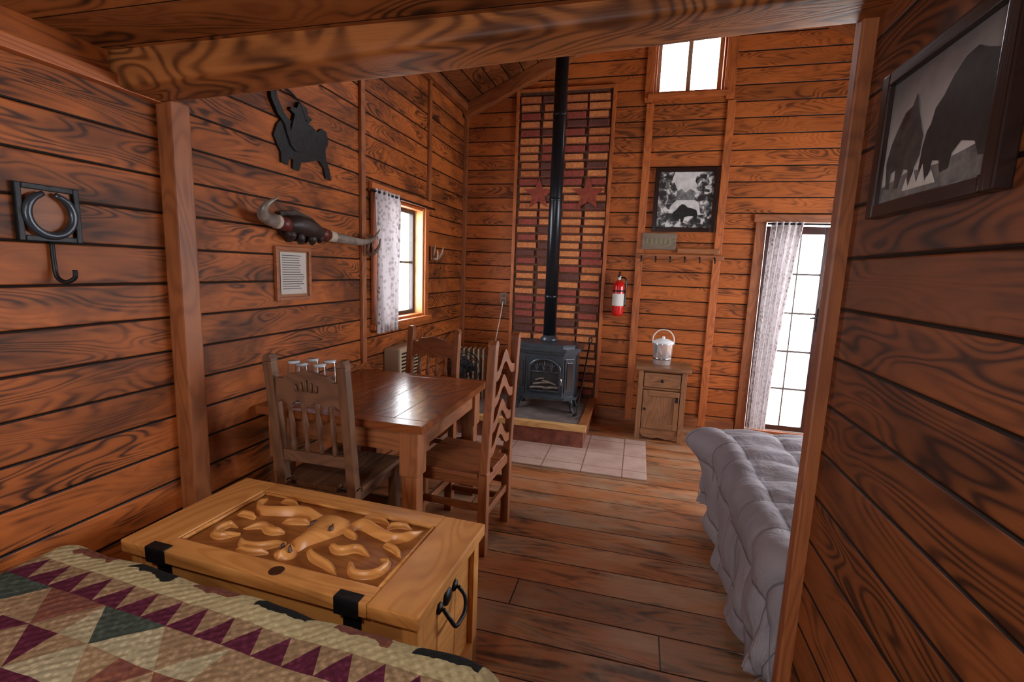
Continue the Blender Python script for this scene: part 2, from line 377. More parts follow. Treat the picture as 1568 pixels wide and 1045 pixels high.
# ------------------------------------------------------------ curtains
def curtain_mat():
    m,nt,b=new_mat('lace_curtain'); g=G(nt)
    uv=g.sep(g.n('ShaderNodeUVMap').outputs[0])
    vo=g.n('ShaderNodeTexVoronoi'); nt.links.new(g.comb(uv[0],uv[1],0.),vo.inputs['Vector']); vo.inputs['Scale'].default_value=30
    dots=g.ramp(vo.outputs['Distance'],[(.28,(1,1,1)),(.48,(0,0,0))])
    bord=g.m('MAXIMUM',g.m('LESS_THAN',uv[0],.10),g.m('GREATER_THAN',uv[0],.62))
    col=g.mix(g.m('MULTIPLY',dots,g.m('MULTIPLY_ADD',bord,.35,.5)),(.56,.52,.54),(.18,.13,.13))
    nt.links.new(col,b.inputs['Base Color']); b.inputs['Roughness'].default_value=.9
    out=[n for n in nt.nodes if n.type=='OUTPUT_MATERIAL'][0]
    t=nt.nodes.new('ShaderNodeBsdfTranslucent'); nt.links.new(col,t.inputs[0]); mx=nt.nodes.new('ShaderNodeMixShader'); mx.inputs[0].default_value=.12
    nt.links.new(b.outputs[0],mx.inputs[1]); nt.links.new(t.outputs[0],mx.inputs[2]); nt.links.new(mx.outputs[0],out.inputs[0])
    return m
CM=curtain_mat()
def curtain(name,axis,pos,a0t,a1t,a0b,a1b,z0,z1,folds=6,amp=.022,side=1):
    e=empty(name); bm=bmesh.new(); nu,nv=90,26; uvl=bm.loops.layers.uv.new('uv'); g=[]
    for j in range(nv+1):
        v=j/nv; z=z0+(z1-z0)*v; row=[]
        vv=v**1.6
        a0=a0b+(a0t-a0b)*vv; a1=a1b+(a1t-a1b)*vv
        for i in range(nu+1):
            u=i/nu; a=a0+(a1-a0)*u; w=math.sin(u*folds*2*math.pi+.6*math.sin(v*3))*amp*(.75+.3*math.sin(v*5+u*9))
            q=pos+side*w; row.append((bm.verts.new((q,a,z) if axis=='x' else (a,q,z)),u,v))
        g.append(row)
    for j in range(nv):
        for i in range(nu):
            f=bm.faces.new([g[j][i][0],g[j][i+1][0],g[j+1][i+1][0],g[j+1][i][0]])
            for l,(jj,ii) in zip(f.loops,[(j,i),(j,i+1),(j+1,i+1),(j+1,i)]):
                l[uvl].uv=(g[jj][ii][1]*(.7),g[jj][ii][2]*(z1-z0))
    mkobj('cloth',bm,CM,e,True)
    if axis=='x': cyl(e,'rod',(pos,a0t-.05,z1-.02),(pos,4.16,z1-.02),.009,iron)
    else: cyl(e,'rod',(a0t-.03,pos,z1-.02),(D1[1]+.05,pos,z1-.02),.009,iron)
    return e
curtain('window_curtain','x',XL+.055,3.14,3.52,3.16,3.48,1.0,2.03,6)
curtain('door_curtain','y',YB-.07,1.13,1.40,1.10,1.27,.06,2.02,5)
# ------------------------------------------------------------ brick heat shield
e=empty('brick_heat_shield')
y_=YB-.002
b2(e,'backing',(-1.30,y_-.012,.0),(-.36,y_,3.05),plain('mortar_dark',(.10,.042,.022),.9,0,30,.4),0)
b2(e,'backing_upper',(-1.30,y_-.012,3.05),(-.36,y_,3.27),plain('mortar_dark2',(.10,.042,.022),.9,0,30,.4),0)
bmts=[plain('brick_red',(.24,.045,.028),.7,0,40,.3,.3),plain('brick_tan',(.52,.18,.055),.7,0,40,.3,.3),plain('brick_orange',(.40,.12,.035),.7,0,40,.3,.3),plain('brick_dark',(.10,.032,.022),.7,0,40,.3,.3)]
bm=bmesh.new(); z=.22
while z<3.22:
    for c in range(4):
        x=-1.275+c*.228; w=.195+random.uniform(-.012,.012)
        q=bmesh.ops.create_cube(bm,size=1)['verts']
        bmesh.ops.scale(bm,vec=(w,.03,.060),verts=q); bmesh.ops.translate(bm,vec=(x+.1+random.uniform(-.01,.01),y_-.012-.013,z+.03),verts=q)
        k=random.choices([0,1,2,3],[2.2,4,3.2,1.2])[0] if c!=1 else random.choices([0,1,2,3],[3,2,3,3])[0]
        for f in {f for v in q for f in v.link_faces}: f.material_index=k
    z+=.0795
bmesh.ops.bevel(bm,geom=bm.edges[:],offset=.004,segments=1,affect='EDGES')
mkobj('bricks',bm,bmts,e)
b2(e,'edge_left',(-1.335,y_-.03,.0),(-1.30,y_,3.3),'orange');b2(e,'edge_right',(-.375,y_-.03,0),(-.34,y_,3.3),'orange');b2(e,'edge_top',(-1.30,y_-.03,3.27),(-.375,y_,3.30),'orange')
def star(name,cx,cz,r):
    pts=[]
    for i in range(10):
        a=math.pi/2+i*math.pi/5; rr=r if i%2==0 else r*.42; pts.append((rr*math.cos(a),rr*math.sin(a)))
    return prism(None,name,pts,.008,(cx,YB-.047,cz),(1,0,0),(0,0,1),plain('rusty_red_metal',(.24,.045,.025),.5,.3,20,.4))
star('metal_star',-.56,2.27,.17); star('metal_star',-1.06,2.27,.16)
# ------------------------------------------------------------ hearth, tiles, stove
m,nt,b=new_mat('floor_tiles'); g=G(nt); P=g.sep(g.n('ShaderNodeNewGeometry').outputs['Position'])
tx=g.m('DIVIDE',g.m('ADD',P[0],19.85),.305); ty=g.m('DIVIDE',g.m('ADD',P[1],16.49),.305)
fx=g.m('FRACT',tx); fy=g.m('FRACT',ty)
ed=g.m('MINIMUM',g.m('MINIMUM',fx,g.m('SUBTRACT',1.,fx)),g.m('MINIMUM',fy,g.m('SUBTRACT',1.,fy)))
n=g.noise(g.comb(P[0],P[1],g.m('FLOOR',tx)),6,4,.6)
col=g.ramp(n,[(.3,(.44,.29,.24)),(.7,(.60,.45,.39))]); col=g.mix(g.m('LESS_THAN',ed,.015),col,(.25,.14,.10)); nt.links.new(col,b.inputs['Base Color']); b.inputs['Roughness'].default_value=.35
b2(None,'tile_pad',(-1.6,3.51,0),(.155,4.36,.012),m,.003)
e=empty('raised_hearth')
b2(e,'base',(-1.5,3.99,.012),(-.37,4.36,.165),plain('hearth_brick',(.22,.07,.045),.8,0,14,.4,.3)); b2(e,'base_back',(-1.5,4.36,0),(-.37,4.98,.165),plain('hearth_brick2',(.22,.07,.045),.8,0,14,.4,.3))
b2(e,'slab',(-1.46,4.03,.165),(-.42,4.98,.195),plain('slate_slab',(.16,.13,.12),.5,0,9,.3))
b2(e,'lip_front',(-1.52,3.97,.155),(-.35,4.03,.205),'pale');b2(e,'lip_right',(-.42,4.03,.155),(-.35,4.98,.205),'tableleg')
e=empty('wood_stove',(-.79,4.50,.195))
sw=.27
body=[(-sw,.2),(-sw,-.08),(-.17,-.17),(.17,-.17),(sw,-.08),(sw,.2)]
prism(e,'firebox',body,.40,(0,0,.15),(1,0,0),(0,1,0),iron2)
def sc(pts,k): return [(x*k,y*k) for x,y in pts]
prism(e,'base_plate',sc(body,1.10),.03,(0,0,.12),(1,0,0),(0,1,0),iron2)
prism(e,'ash_lip',[(-.2,-.17),(-.17,-.27),(.17,-.27),(.2,-.17)],.02,(0,0,.14),(1,0,0),(0,1,0),iron2)
prism(e,'top_plate_lower',sc(body,1.08),.025,(0,0,.55),(1,0,0),(0,1,0),iron2)
prism(e,'top_plate',sc(body,1.16),.03,(0,0,.575),(1,0,0),(0,1,0),iron2)
prism(e,'top_step',sc(body,.95),.03,(0,0,.605),(1,0,0),(0,1,0),iron2)
gl=plain('fire_glass',(.03,.03,.032),.08,coat=.5); ember=plain('ash_logs',(.15,.12,.10),.9,0,18,.5,.5)
arch=[(-.145,.0),(.145,0),(.145,.2)]+[(.145*math.cos(a*math.pi/12),.2+.10*math.sin(a*math.pi/12)) for a in range(1,12)]+[(-.145,.2)]
prism(e,'glass',arch,.004,(0,-.176,.2),(1,0,0),(0,0,1),gl)
sweep(e,'door_frame',[(x,-.18,.2+z) for x,z in arch]+[(-.145,-.18,.2)],.014,iron2,8,1)
for i in range(3):
    x=-.07+i*.07; cyl(e,'bar_%d'%i,(x,-.182,.38),(x,-.182,.2+(.285 if i==1 else .27)),.005,iron2,8)
cyl(e,'bar_h',(-.145,-.182,.38),(.145,-.182,.38),.006,iron2,8)
for i in range(4):
    x=-.105+i*.07; sweep(e,'gothic_%d'%i,[(x-.035,-.184,.38),(x-.02,-.184,.43),(x,-.184,.45),(x+.02,-.184,.43),(x+.035,-.184,.38)],.004,iron2,6,4)
for i,(x0_,z0_,x1_,z1_,r_) in enumerate([(-.13,.225,.02,.235,.02),(0,.225,.13,.24,.022),(-.10,.26,.06,.285,.017),(-.02,.30,.11,.265,.015),(-.08,.30,.0,.32,.012)]):
    sweep(e,'log_%d'%i,[(x0_,-.18,z0_),((x0_+x1_)/2,-.183,(z0_+z1_)/2+.006),(x1_,-.18,z1_)],[r_,r_*1.1,r_],ember,8,3,.5)
for s in(-1,1):
    c=(s*.222,-.128,.35)
    box(e,'bay_panel_%d'%(s+1),c,(.10,.012,.32),iron2,.004,(0,0,s*math.radians(42)))
    box(e,'bay_inset_%d'%(s+1),(s*.226,-.134,.35),(.06,.012,.25),gl,.004,(0,0,s*math.radians(42)))
    box(e,'side_panel_%d'%(s+1),(s*.272,.06,.35),(.012,.22,.3),iron2,.004)
    for y in(-.10,.15):
        sweep(e,'leg_%d_%d'%(s+1,int(y*100)+20),[(s*.22,y,.13),(s*.25,y-.01,.09),(s*.255,y-.015,.04),(s*.275,y-.02,.0)],[.03,.024,.016,.022],iron2)
sweep(e,'door_handle',[(.16,-.19,.33),(.165,-.22,.33),(.165,-.225,.27)],.007,steel,8,4)
lathe(e,'flue_collar',[(.085,0),(.085,.03),(.066,.045),(.062,.06)],(-.02,.1,.63),iron2)
cyl(e,'flue_pipe',(-.02,.1,.66),(-.02,.1,3.46),.06,pipe_m,28)
for z in (1.05,1.95,2.7): lathe(e,'pipe_joint',[(.061,0),(.0635,.006),(.0635,.02),(.061,.026)],(-.02,.1,z),pipe_m)
e=empty('fireplace_poker'); sweep(e,'shaft',[(-.47,4.25,.21),(-.455,4.55,.5),(-.44,4.85,.78)],.008,iron); sweep(e,'hook',[(-.47,4.25,.215),(-.49,4.2,.222),(-.47,4.18,.25)],.008,iron)
sweep(e,'ring',[(-.44,4.85,.78),(-.45,4.87,.83),(-.43,4.885,.85),(-.42,4.87,.82),(-.44,4.85,.78)],.006,iron)
# ------------------------------------------------------------ table
e=empty('dining_table')
tx0,tx1,ty0,ty1=-1.86,-.93,2.0,3.02
n=5; wdt=(tx1-tx0)/n
for i in range(n): b2(e,'top_board_%d'%i,(tx0+i*wdt+.0005,ty0+.08,.72),(tx0+(i+1)*wdt-.0005,ty1-.08,.76),wood('table',1),.002)
for i,(a,b) in enumerate([(ty0,ty0+.079),(ty1-.079,ty1)]): b2(e,'top_end_%d'%i,(tx0,a,.72),(tx1,b,.76),wood('table',0),.003)
for i,(x,y) in enumerate([(tx0+.09,ty0+.09),(tx1-.09,ty0+.09),(tx0+.09,ty1-.09),(tx1-.09,ty1-.09)]):
    box(e,'leg_upper_%d'%i,(x,y,.60),(.10,.10,.24),'tableleg',.006); box(e,'leg_mid_%d'%i,(x,y,.32),(.082,.082,.36),'tableleg',.012); box(e,'leg_foot_%d'%i,(x,y,.07),(.10,.10,.14),'tableleg',.006)
for i,y in enumerate((ty0+.07,ty1-.07)): box(e,'apron_x%d'%i,((tx0+tx1)/2,y,.66),(tx1-tx0-.26,.025,.12),'tableleg')
for i,x in enumerate((tx0+.07,tx1-.07)): box(e,'apron_y%d'%i,(x,(ty0+ty1)/2,.66),(.025,ty1-ty0-.26,.12),'tableleg')
# ------------------------------------------------------------ chairs
def chair(name,loc,rz,kind,w=.42,h=1.08,style='spindle',lean=.06,depth=.42):
    e=empty(name,loc,rz); t=.048
    for s in(-1,1):
        x=s*(w/2-t/2)
        box(e,'back_leg_%d'%(s+1),(x,.0,.23),(t,t,.46),kind,.005)
        L=h-.44; box(e,'back_post_%d'%(s+1),(x,-lean/2,.44+L/2),(t,t*.9,L),kind,.006,(math.atan(lean/L),0,0))
        prism(e,'post_cap_%d'%(s+1),[(-t/2,0),(t/2,0),(t/2,.012),(t/4,.03),(-t/4,.03),(-t/2,.012)],t*.9,(x,-lean+t*.45,h-.002),(1,0,0),(0,0,1),wood(kind,2))
        box(e,'front_leg_%d'%(s+1),(x,depth-.03,.215),(t,t,.43),kind,.005)
        box(e,'side_rail_%d'%(s+1),(x,depth/2-.01,.40),(.022,depth-.06,.05),kind)
        box(e,'side_stretcher_%d'%(s+1),(x,depth/2-.01,.15),(.022,depth-.06,.035),kind)
        if style!='spindle': box(e,'side_stretcher_up_%d'%(s+1),(x,depth/2-.01,.26),(.022,depth-.06,.035),kind)
    box(e,'front_rail',(0,depth-.03,.40),(w-.09,.022,.05),kind); box(e,'front_stretcher',(0,depth-.03,.20),(w-.09,.022,.04),kind); box(e,'rear_rail',(0,0,.40),(w-.09,.022,.05),kind);box(e,'rear_stretcher',(0,0,.22),(w-.09,.022,.04),kind)
    for i in range(4):
        a=-w/2-.01+i*(w+.02)/4; y0=.026 if i in(0,3) else -.02
        b2(e,'seat_board_%d'%i,(a+.001,y0,.43),(a+(w+.02)/4-.001,depth+.01,.455),wood(kind,1),.005)
    W=w/2-t
    def yl(z): return -lean*(z-.44)/(h-.44)
    if style=='spindle':
        z=h-.20
        o=[(-W,0),(-W*.8,.02),(-W*.55,.0),(-W*.3,.025),(0,.0),(W*.3,.025),(W*.55,0),(W*.8,.02),(W,0),(W,.12),(W*.75,.12),(W*.6,.145),(W*.35,.15),(0,.165),(-W*.35,.15),(-W*.6,.145),(-W*.75,.12),(-W,.12)]
        prism(e,'crest_rail',o,.024,(0,yl(z+.06)+.012,z),(1,0,0),(0,0,1),wood(kind,0))
        for i in range(5):
            sweep(e,'crest_carving_%d'%i,[(-.05+i*.025,yl(z+.08)-.014,z+.07),(-.056+i*.028,yl(z+.1)-.016,z+.10+.012*(2-abs(i-2)))],[.009,.004],wood(kind,2),8,2)
        box(e,'lower_back_rail',(0,yl(.585),.585),(w-.09,.024,.055),kind)
        for i in range(4):
            x=-W*.66+i*W*.44; z0,z1=.61,z+.02
            zz=[z0,z0+.03,z0+.06,(z0+z1)/2,z1-.06,z1-.03,z1]; rr=[.011,.014,.009,.017,.009,.014,.011]
            sweep(e,'spindle_%d'%i,[(x,yl(q),q) for q in zz],rr,wood(kind,2),10,3)
    elif style=='ladder':
        for k in range(4):
            z=.56+k*(h-.15-.56)/3
            N=24; top=[];bot=[]
            for i in range(N+1):
                u=-1+2*i/N; x=u*W*1.02
                wv=.042*math.cos(u*math.pi)+.012*math.cos(u*math.pi*2)
                bot.append((x,wv-.01)); top.append((x,wv+.035+.02*(1-abs(u))))
            prism(e,'slat_%d'%k,bot+top[::-1],.02,(0,yl(z)+.01,z),(1,0,0),(0,0,1),wood(kind,0))
    return e
chair('dining_chair',(-1.42,1.90,0),0.0,'chairA',.43,1.05,'spindle',.07,.42)
chair('dining_chair',(-.695,2.46,0),math.radians(87),'chairB',.43,1.12,'ladder',.03,.40)
chair('dining_chair',(-1.44,3.22,0),math.radians(180-6),'chairB',.43,1.03,'spindle',.06,.42)
# ------------------------------------------------------------ chest
e=empty('carved_blanket_chest',(-1.065,1.385,0),math.radians(-2.2))
cw,cd=.555,.265
b2(e,'front_panel',(-cw+.03,-cd+.03,.07),(cw-.03,-cd+.055,.50),wood('chest',0)); b2(e,'back_panel',(-cw+.03,cd-.055,.07),(cw-.03,cd-.03,.50),wood('chest',0))
for s in(-1,1):
    for k in range(3): b2(e,'side_board_%d_%d'%(s+1,k),(s*(cw-.055),-cd+.056+k*.14,.07),(s*(cw-.03),-cd+.056+(k+1)*.14-.002,.50),wood('chest',1))
    for q,y in enumerate((-cd+.045,cd-.045)): box(e,'corner_%d_%d'%(s+1,q),(s*(cw-.035),y,.25),(.05,.05,.50),'chest',.006)
    prism(e,'base_skirt_%d'%(s+1),[(-.24,0),(-.17,0),(-.13,.04),(-.05,.05),(0,.035),(.05,.05),(.13,.04),(.17,0),(.24,0),(.24,.1),(-.24,.1)],.02,(s*(cw-.02)-.01,0,0),(0,1,0),(0,0,1),wood('chest',1))
prism(e,'base_skirt_front',[(-.55,0),(-.45,0),(-.38,.05),(-.1,.055),(0,.04),(.1,.055),(.38,.05),(.45,0),(.55,0),(.55,.1),(-.55,.1)],.02,(0,-cd+.04,0),(1,0,0),(0,0,1),wood('chest',0))
b2(e,'bottom',(-cw+.06,-cd+.06,.08),(cw-.06,cd-.06,.10),wood('chest',0))
lz=.505; lt=.045
b2(e,'lid_end_left',(-cw-.005,-cd,lz),(-cw+.16,cd,lz+lt),wood('chest',1),.006);b2(e,'lid_end_right',(cw-.16,-cd,lz),(cw+.005,cd,lz+lt),wood('chest',1),.006)
b2(e,'lid_board_front',(-cw+.1605,-cd,lz),(cw-.1605,-.19,lz+lt),wood('chest',0),.003);b2(e,'lid_board_back',(-cw+.1605,.19,lz),(cw-.1605,cd,lz+lt),wood('chest',0),.003)
b2(e,'lid_panel',(-cw+.161,-.19,lz),(cw-.161,.19,lz+lt-.018),wood('chest_shaded',0),0)
cm=wood('chest',0,16)
def relief(name,pts,wid,hgt,z0,prof=None,groove=.25):
    sp=catmull([(x,y,0) for x,y in pts],6); k=len(sp); bm=bmesh.new(); rows=[]
    for i,q in enumerate(sp):
        t=i/(k-1); tg=(sp[min(i+1,k-1)]-sp[max(i-1,0)]).normalized(); nn=Vector((-tg.y,tg.x,0))
        pw=prof(t) if prof else math.sin(math.pi*min(1,t*.93+.07))**.7
        wd=wid*pw+.0015; row=[]
        for j in range(9):
            u=-1+j/4; hz=hgt*(1-abs(u)**2.6)*((1-groove)+groove*math.cos(u*math.pi*2))
            row.append(bm.verts.new(q+nn*u*wd+Vector((0,0,z0+max(hz,0)*min(1,5*t+.3)*min(1,4*(1-t)+.15)))))
        rows.append(row)
    for a,b in zip(rows,rows[1:]):
        for j in range(8): bm.faces.new((a[j],b[j],b[j+1],a[j+1]))
    bmesh.ops.recalc_face_normals(bm,faces=bm.faces)
    return mkobj(name,bm,cm,e,True)
zp=lz+lt-.019
relief('carving_skull',[(.02,.125),(.02,.08),(.012,.01),(.0,-.06),(-.005,-.115)],.088,.032,zp,lambda t:max(.30,(.80+.30*math.sin(t*5.5))*(1-.6*t)),0)
relief('carving_nose',[(-.004,-.09),(-.006,-.13),(-.008,-.16)],.040,.030,zp)
darkc=plain('carving_painted_shade',(.08,.025,.01),.5)  # dark colour stands in for shade in the eye and nostril hollows
for s in(-1,1):
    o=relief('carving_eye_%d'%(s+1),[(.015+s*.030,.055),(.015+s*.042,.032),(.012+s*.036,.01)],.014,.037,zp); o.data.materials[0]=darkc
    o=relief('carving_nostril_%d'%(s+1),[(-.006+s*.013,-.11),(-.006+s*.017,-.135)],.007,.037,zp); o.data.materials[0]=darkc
    relief('carving_horn_%d'%(s+1),[(.02+s*.065,.10),(s*.14,.115),(s*.22,.085),(s*.29,.07),(s*.335,.105),(s*.355,.165)],.030,.032,zp,lambda t:1-.85*t,0)
    relief('carving_ear_%d'%(s+1),[(.015+s*.075,.065),(s*.12,.055),(s*.16,.03)],.020,.022,zp)
c=0
for s,L in((-1,[((.10,-.02),[(0,0),(.05,-.01),(.10,.01),(.16,-.03)],.022),((.05,-.07),[(0,0),(.06,-.05),(.12,-.06),(.17,-.03)],.020),((.24,-.08),[(0,0),(.05,-.04),(.09,-.02),(.08,.03),(.04,.03)],.015),((.27,.02),[(0,0),(.04,.01),(.09,.0)],.014),((.18,.145),[(0,0),(.05,.02),(.10,.01)],.011),((.06,-.14),[(0,0),(.06,-.02),(.12,-.02)],.011)]),
          (1,[((.10,-.03),[(0,0),(.05,-.02),(.10,.01),(.16,-.01)],.022),((.05,-.08),[(0,0),(.05,-.03),(.11,-.05),(.17,-.08)],.020),((.22,-.09),[(0,0),(.05,-.05),(.11,-.03),(.12,.03),(.08,.05)],.018),((.27,.03),[(0,0),(.05,-.01),(.09,-.04)],.014),((.10,.155),[(0,0),(.06,.015),(.12,.005)],.011),((.22,.13),[(0,0),(.04,.03),(.09,.03)],.012)])):
    for base,pts,wd in L:
        relief('carving_leaf_%d'%c,[(s*(base[0]+x),base[1]+y) for x,y in pts],wd,.024,zp,None,.35); c+=1
for i,(a,b) in enumerate([((-.385,-.188),(.385,-.188)),((.385,-.188),(.385,.188)),((.385,.188),(-.385,.188)),((-.385,.188),(-.385,-.188))]):
    sweep(e,'panel_moulding_%d'%i,[(a[0],a[1],zp+.010),(b[0],b[1],zp+.010)],[.007,.007],cm,8,1)
lathe(e,'wood_knot',[(.024,0),(.02,.001),(.001,.0012)],(.05,-.225,lz+lt),plain('knot',(.05,.015,.006),.4))
for i,x in enumerate((-.40,.33)):
    b2(e,'strap_top_%d'%i,(x-.04,-cd-.004,lz+lt-.001),(x+.04,-cd+.03,lz+lt+.004),iron,.001)
    b2(e,'strap_front_%d'%i,(x-.04,-cd-.006,lz-.005),(x+.04,-cd-.001,lz+lt+.003),iron,.001)
    b2(e,'strap_tab_%d'%i,(x-.03,-cd+.024,lz-.12),(x+.03,-cd+.029,lz),iron,.001)
hz=.425
lathe(e,'handle_boss',[(.03,0),(.028,.006),(.012,.012)],(cw-.03,0,hz),iron,20,(0,math.pi/2,0))
for k,y in enumerate((-.06,.06)): lathe(e,'handle_boss_%d'%k,[(.02,0),(.018,.006),(.006,.012)],(cw-.03,y,hz),iron,20,(0,math.pi/2,0))
sweep(e,'handle_ring',[(cw-.015,-.06,hz),(cw+.01,-.06,hz-.03),(cw+.02,-.04,hz-.065),(cw+.02,0,hz-.075),(cw+.02,.04,hz-.065),(cw+.01,.06,hz-.03),(cw-.015,.06,hz)],.007,iron)
# ------------------------------------------------------------ beds
def drape(parent,name,cx0,cx1,cy0,cy1,r,zt,drop,mat,nx,ny,fn=None):
    bm=bmesh.new(); uvl=bm.loops.layers.uv.new('uv'); G_=[]
    for j in range(ny+1):
        row=[]
        for i in range(nx+1):
            s=cx0-drop+(cx1-cx0+2*drop)*i/nx; t=cy0-drop+(cy1-cy0+2*drop)*j/ny
            qx=min(max(s,cx0),cx1); qy=min(max(t,cy0),cy1); dx,dy=s-qx,t-qy; dist=math.hypot(dx,dy)
            if dist>1e-6: l=dist; ux,uy=dx/l,dy/l
            else: ux=uy=0
            if dist>drop: dist=drop
            q=r*math.pi/2
            if dist<q: a=dist/r; off=r*math.sin(a); z=zt-r*(1-math.cos(a))
            else: off=r; z=zt-r-(dist-q)
            p=Vector((qx+ux*off,qy+uy*off,z)); nrm=Vector((ux*min(1,dist/q),uy*min(1,dist/q),max(0,1-dist/q)))
            if nrm.length>0: nrm.normalize()
            if fn: p=fn(p,s,t,dist,Vector((ux,uy,0)),nrm)
            row.append((bm.verts.new(p),s,t))
        G_.append(row)
    for j in range(ny):
        for i in range(nx):
            idx=[(j,i),(j,i+1),(j+1,i+1),(j+1,i)]
            f=bm.faces.new([G_[a][b_][0] for a,b_ in idx])
            for l,(a,b_) in zip(f.loops,idx): l[uvl].uv=(G_[a][b_][1],G_[a][b_][2])
    return mkobj(name,bm,mat,parent,True)
m,nt,b=new_mat('patchwork_quilt'); g=G(nt); uv=g.sep(g.n('ShaderNodeUVMap').outputs[0]); s_,t_=uv[0],g.m('MULTIPLY_ADD',uv[1],-1.,-.01)
vo=g.n('ShaderNodeTexVoronoi'); nt.links.new(g.comb(uv[0],uv[1],0.),vo.inputs['Vector']); vo.inputs['Scale'].default_value=70
pr=g.ramp(vo.outputs['Distance'],[(.2,(0,0,0)),(.55,(1,1,1))])
def prt(a,b_): return g.mix(pr,a,b_)
cream=prt((.50,.43,.25),(.40,.34,.19)); beige=prt((.38,.26,.155),(.25,.165,.095)); burg=prt((.13,.024,.055),(.08,.013,.032)); green=prt((.075,.10,.08),(.045,.06,.05)); rust=prt((.24,.09,.055),(.16,.06,.045)); ltc=prt((.48,.42,.27),(.32,.28,.18))
bs=.105
bx=g.m('DIVIDE',s_,bs); by=g.m('DIVIDE',g.m('SUBTRACT',t_,.20),bs); ix=g.m('FLOOR',bx); iy=g.m('FLOOR',by); fx=g.m('FRACT',bx); fy=g.m('FRACT',by)
par=g.m('MODULO',g.m('ADD',g.m('ADD',ix,iy),100.),2.)
fxx=g.m('ADD',g.m('MULTIPLY',fx,g.m('SUBTRACT',1.,par)),g.m('MULTIPLY',g.m('SUBTRACT',1.,fx),par))
diag=g.m('GREATER_THAN',fxx,fy)
rnd=g.white(g.m('ADD',g.m('MULTIPLY',g.m('FLOOR',g.m('DIVIDE',ix,2.)),3.7),g.m('MULTIPLY',iy,7.3)))
ca=g.mix(g.m('GREATER_THAN',rnd,.25),burg,green); ca=g.mix(g.m('GREATER_THAN',rnd,.5),ca,beige); ca=g.mix(g.m('GREATER_THAN',rnd,.8),ca,rust)
cb=g.mix(g.m('GREATER_THAN',g.white(g.m('ADD',rnd,.7)),.5),beige,ltc)
field=g.mix(diag,cb,ca)
p=g.m('FRACT',g.m('DIVIDE',s_,.088)); tt=g.m('DIVIDE',g.m('SUBTRACT',t_,.118),.082)
tri=g.m('LESS_THAN',g.m('MULTIPLY',g.m('ABSOLUTE',g.m('SUBTRACT',p,.5)),2.),tt)
saw=g.mix(tri,beige,burg)
col=g.mix(g.m('GREATER_THAN',t_,.118),cream,saw); col=g.mix(g.m('GREATER_THAN',t_,.20),col,field)
wob=g.noise(g.comb(s_,t_,0.),14,2,.5)
pm=g.m('ABSOLUTE',g.m('SUBTRACT',g.m('FRACT',g.m('DIVIDE',g.m('ADD',s_,10.0),.235)),.5))
am=g.m('MULTIPLY',g.m('LESS_THAN',g.m('ADD',pm,g.m('MULTIPLY',wob,.3)),.50),g.m('LESS_THAN',g.m('ADD',t_,g.m('MULTIPLY',wob,.08)),.106))
odd=g.m('MODULO',g.m('FLOOR',g.m('DIVIDE',g.m('ADD',s_,10.0),.235)),2.)
col=g.mix(am,col,g.mix(odd,rust,(.012,.014,.014)))
nt.links.new(col,b.inputs['Base Color']); b.inputs['Roughness'].default_value=.9; b.inputs['Specular IOR Level'].default_value=.15
w1=g.m('SINE',g.m('MULTIPLY',g.m('ADD',s_,g.m('MULTIPLY',wob,.02)),190.)); w2=g.m('SINE',g.m('MULTIPLY',t_,190.)); nn=g.noise(g.comb(s_,t_,0.),60,3,.6)
g.bump(g.m('ADD',g.m('MULTIPLY',g.m('MULTIPLY',w1,w2),.4),nn),b,.6,.006)
quiltM=m
e=empty('bed',(-1.06,1.045,0),math.radians(-3.2))
def qf(p,s,t,dist,u,n):
    p=p+n*(noise.noise(Vector((s*5,t*5,0)))*.010+noise.noise(Vector((s*14,t*14,2)))*.004)
    if dist>.12: p=p+u*(math.sin(s*17+t*13)*.008*(dist-.12)/.4)
    return p
drape(e,'quilt',-.60,.765,-2.0,-.085,.075,.597,.50,quiltM,150,150,qf)
b2(e,'mattress',(-.60,-2.05,.28),(.77,-.07,.52),plain('mattress_ticking',(.6,.58,.54),.9),.04); b2(e,'box_spring',(-.58,-2.03,.12),(.75,-.09,.28),plain('box_spring_cloth',(.3,.28,.26),.9),.02)
for i,(x,y) in enumerate([(-.55,-1.95),(.68,-1.95),(-.55,-.2),(.68,-.2)]): box(e,'foot_%d'%i,(x,y,.06),(.05,.05,.12),iron)
# comforter bed
m,nt,b=new_mat('lavender_comforter'); g=G(nt); uv=g.n('ShaderNodeUVMap').outputs[0]
n=g.noise(uv,3,3,.5); b.inputs['Roughness'].default_value=.75
us=g.sep(uv); CH=.235
ea=g.m('FRACT',g.m('DIVIDE',g.m('ADD',us[0],10*CH+.1),CH)); eb=g.m('FRACT',g.m('DIVIDE',g.m('ADD',us[1],10*CH),CH))
seam=g.m('MINIMUM',g.m('MINIMUM',ea,g.m('SUBTRACT',1.,ea)),g.m('MINIMUM',eb,g.m('SUBTRACT',1.,eb)))
nt.links.new(g.mix(R2(g,seam,.012,.03),(.12,.105,.125),g.ramp(n,[(.3,(.22,.195,.225)),(.7,(.29,.265,.295))])),b.inputs['Base Color'])
g.bump(g.noise(uv,14,4,.6,1.2),b,.45,.02)
comfM=m
e=empty('bed',(0,0,0))
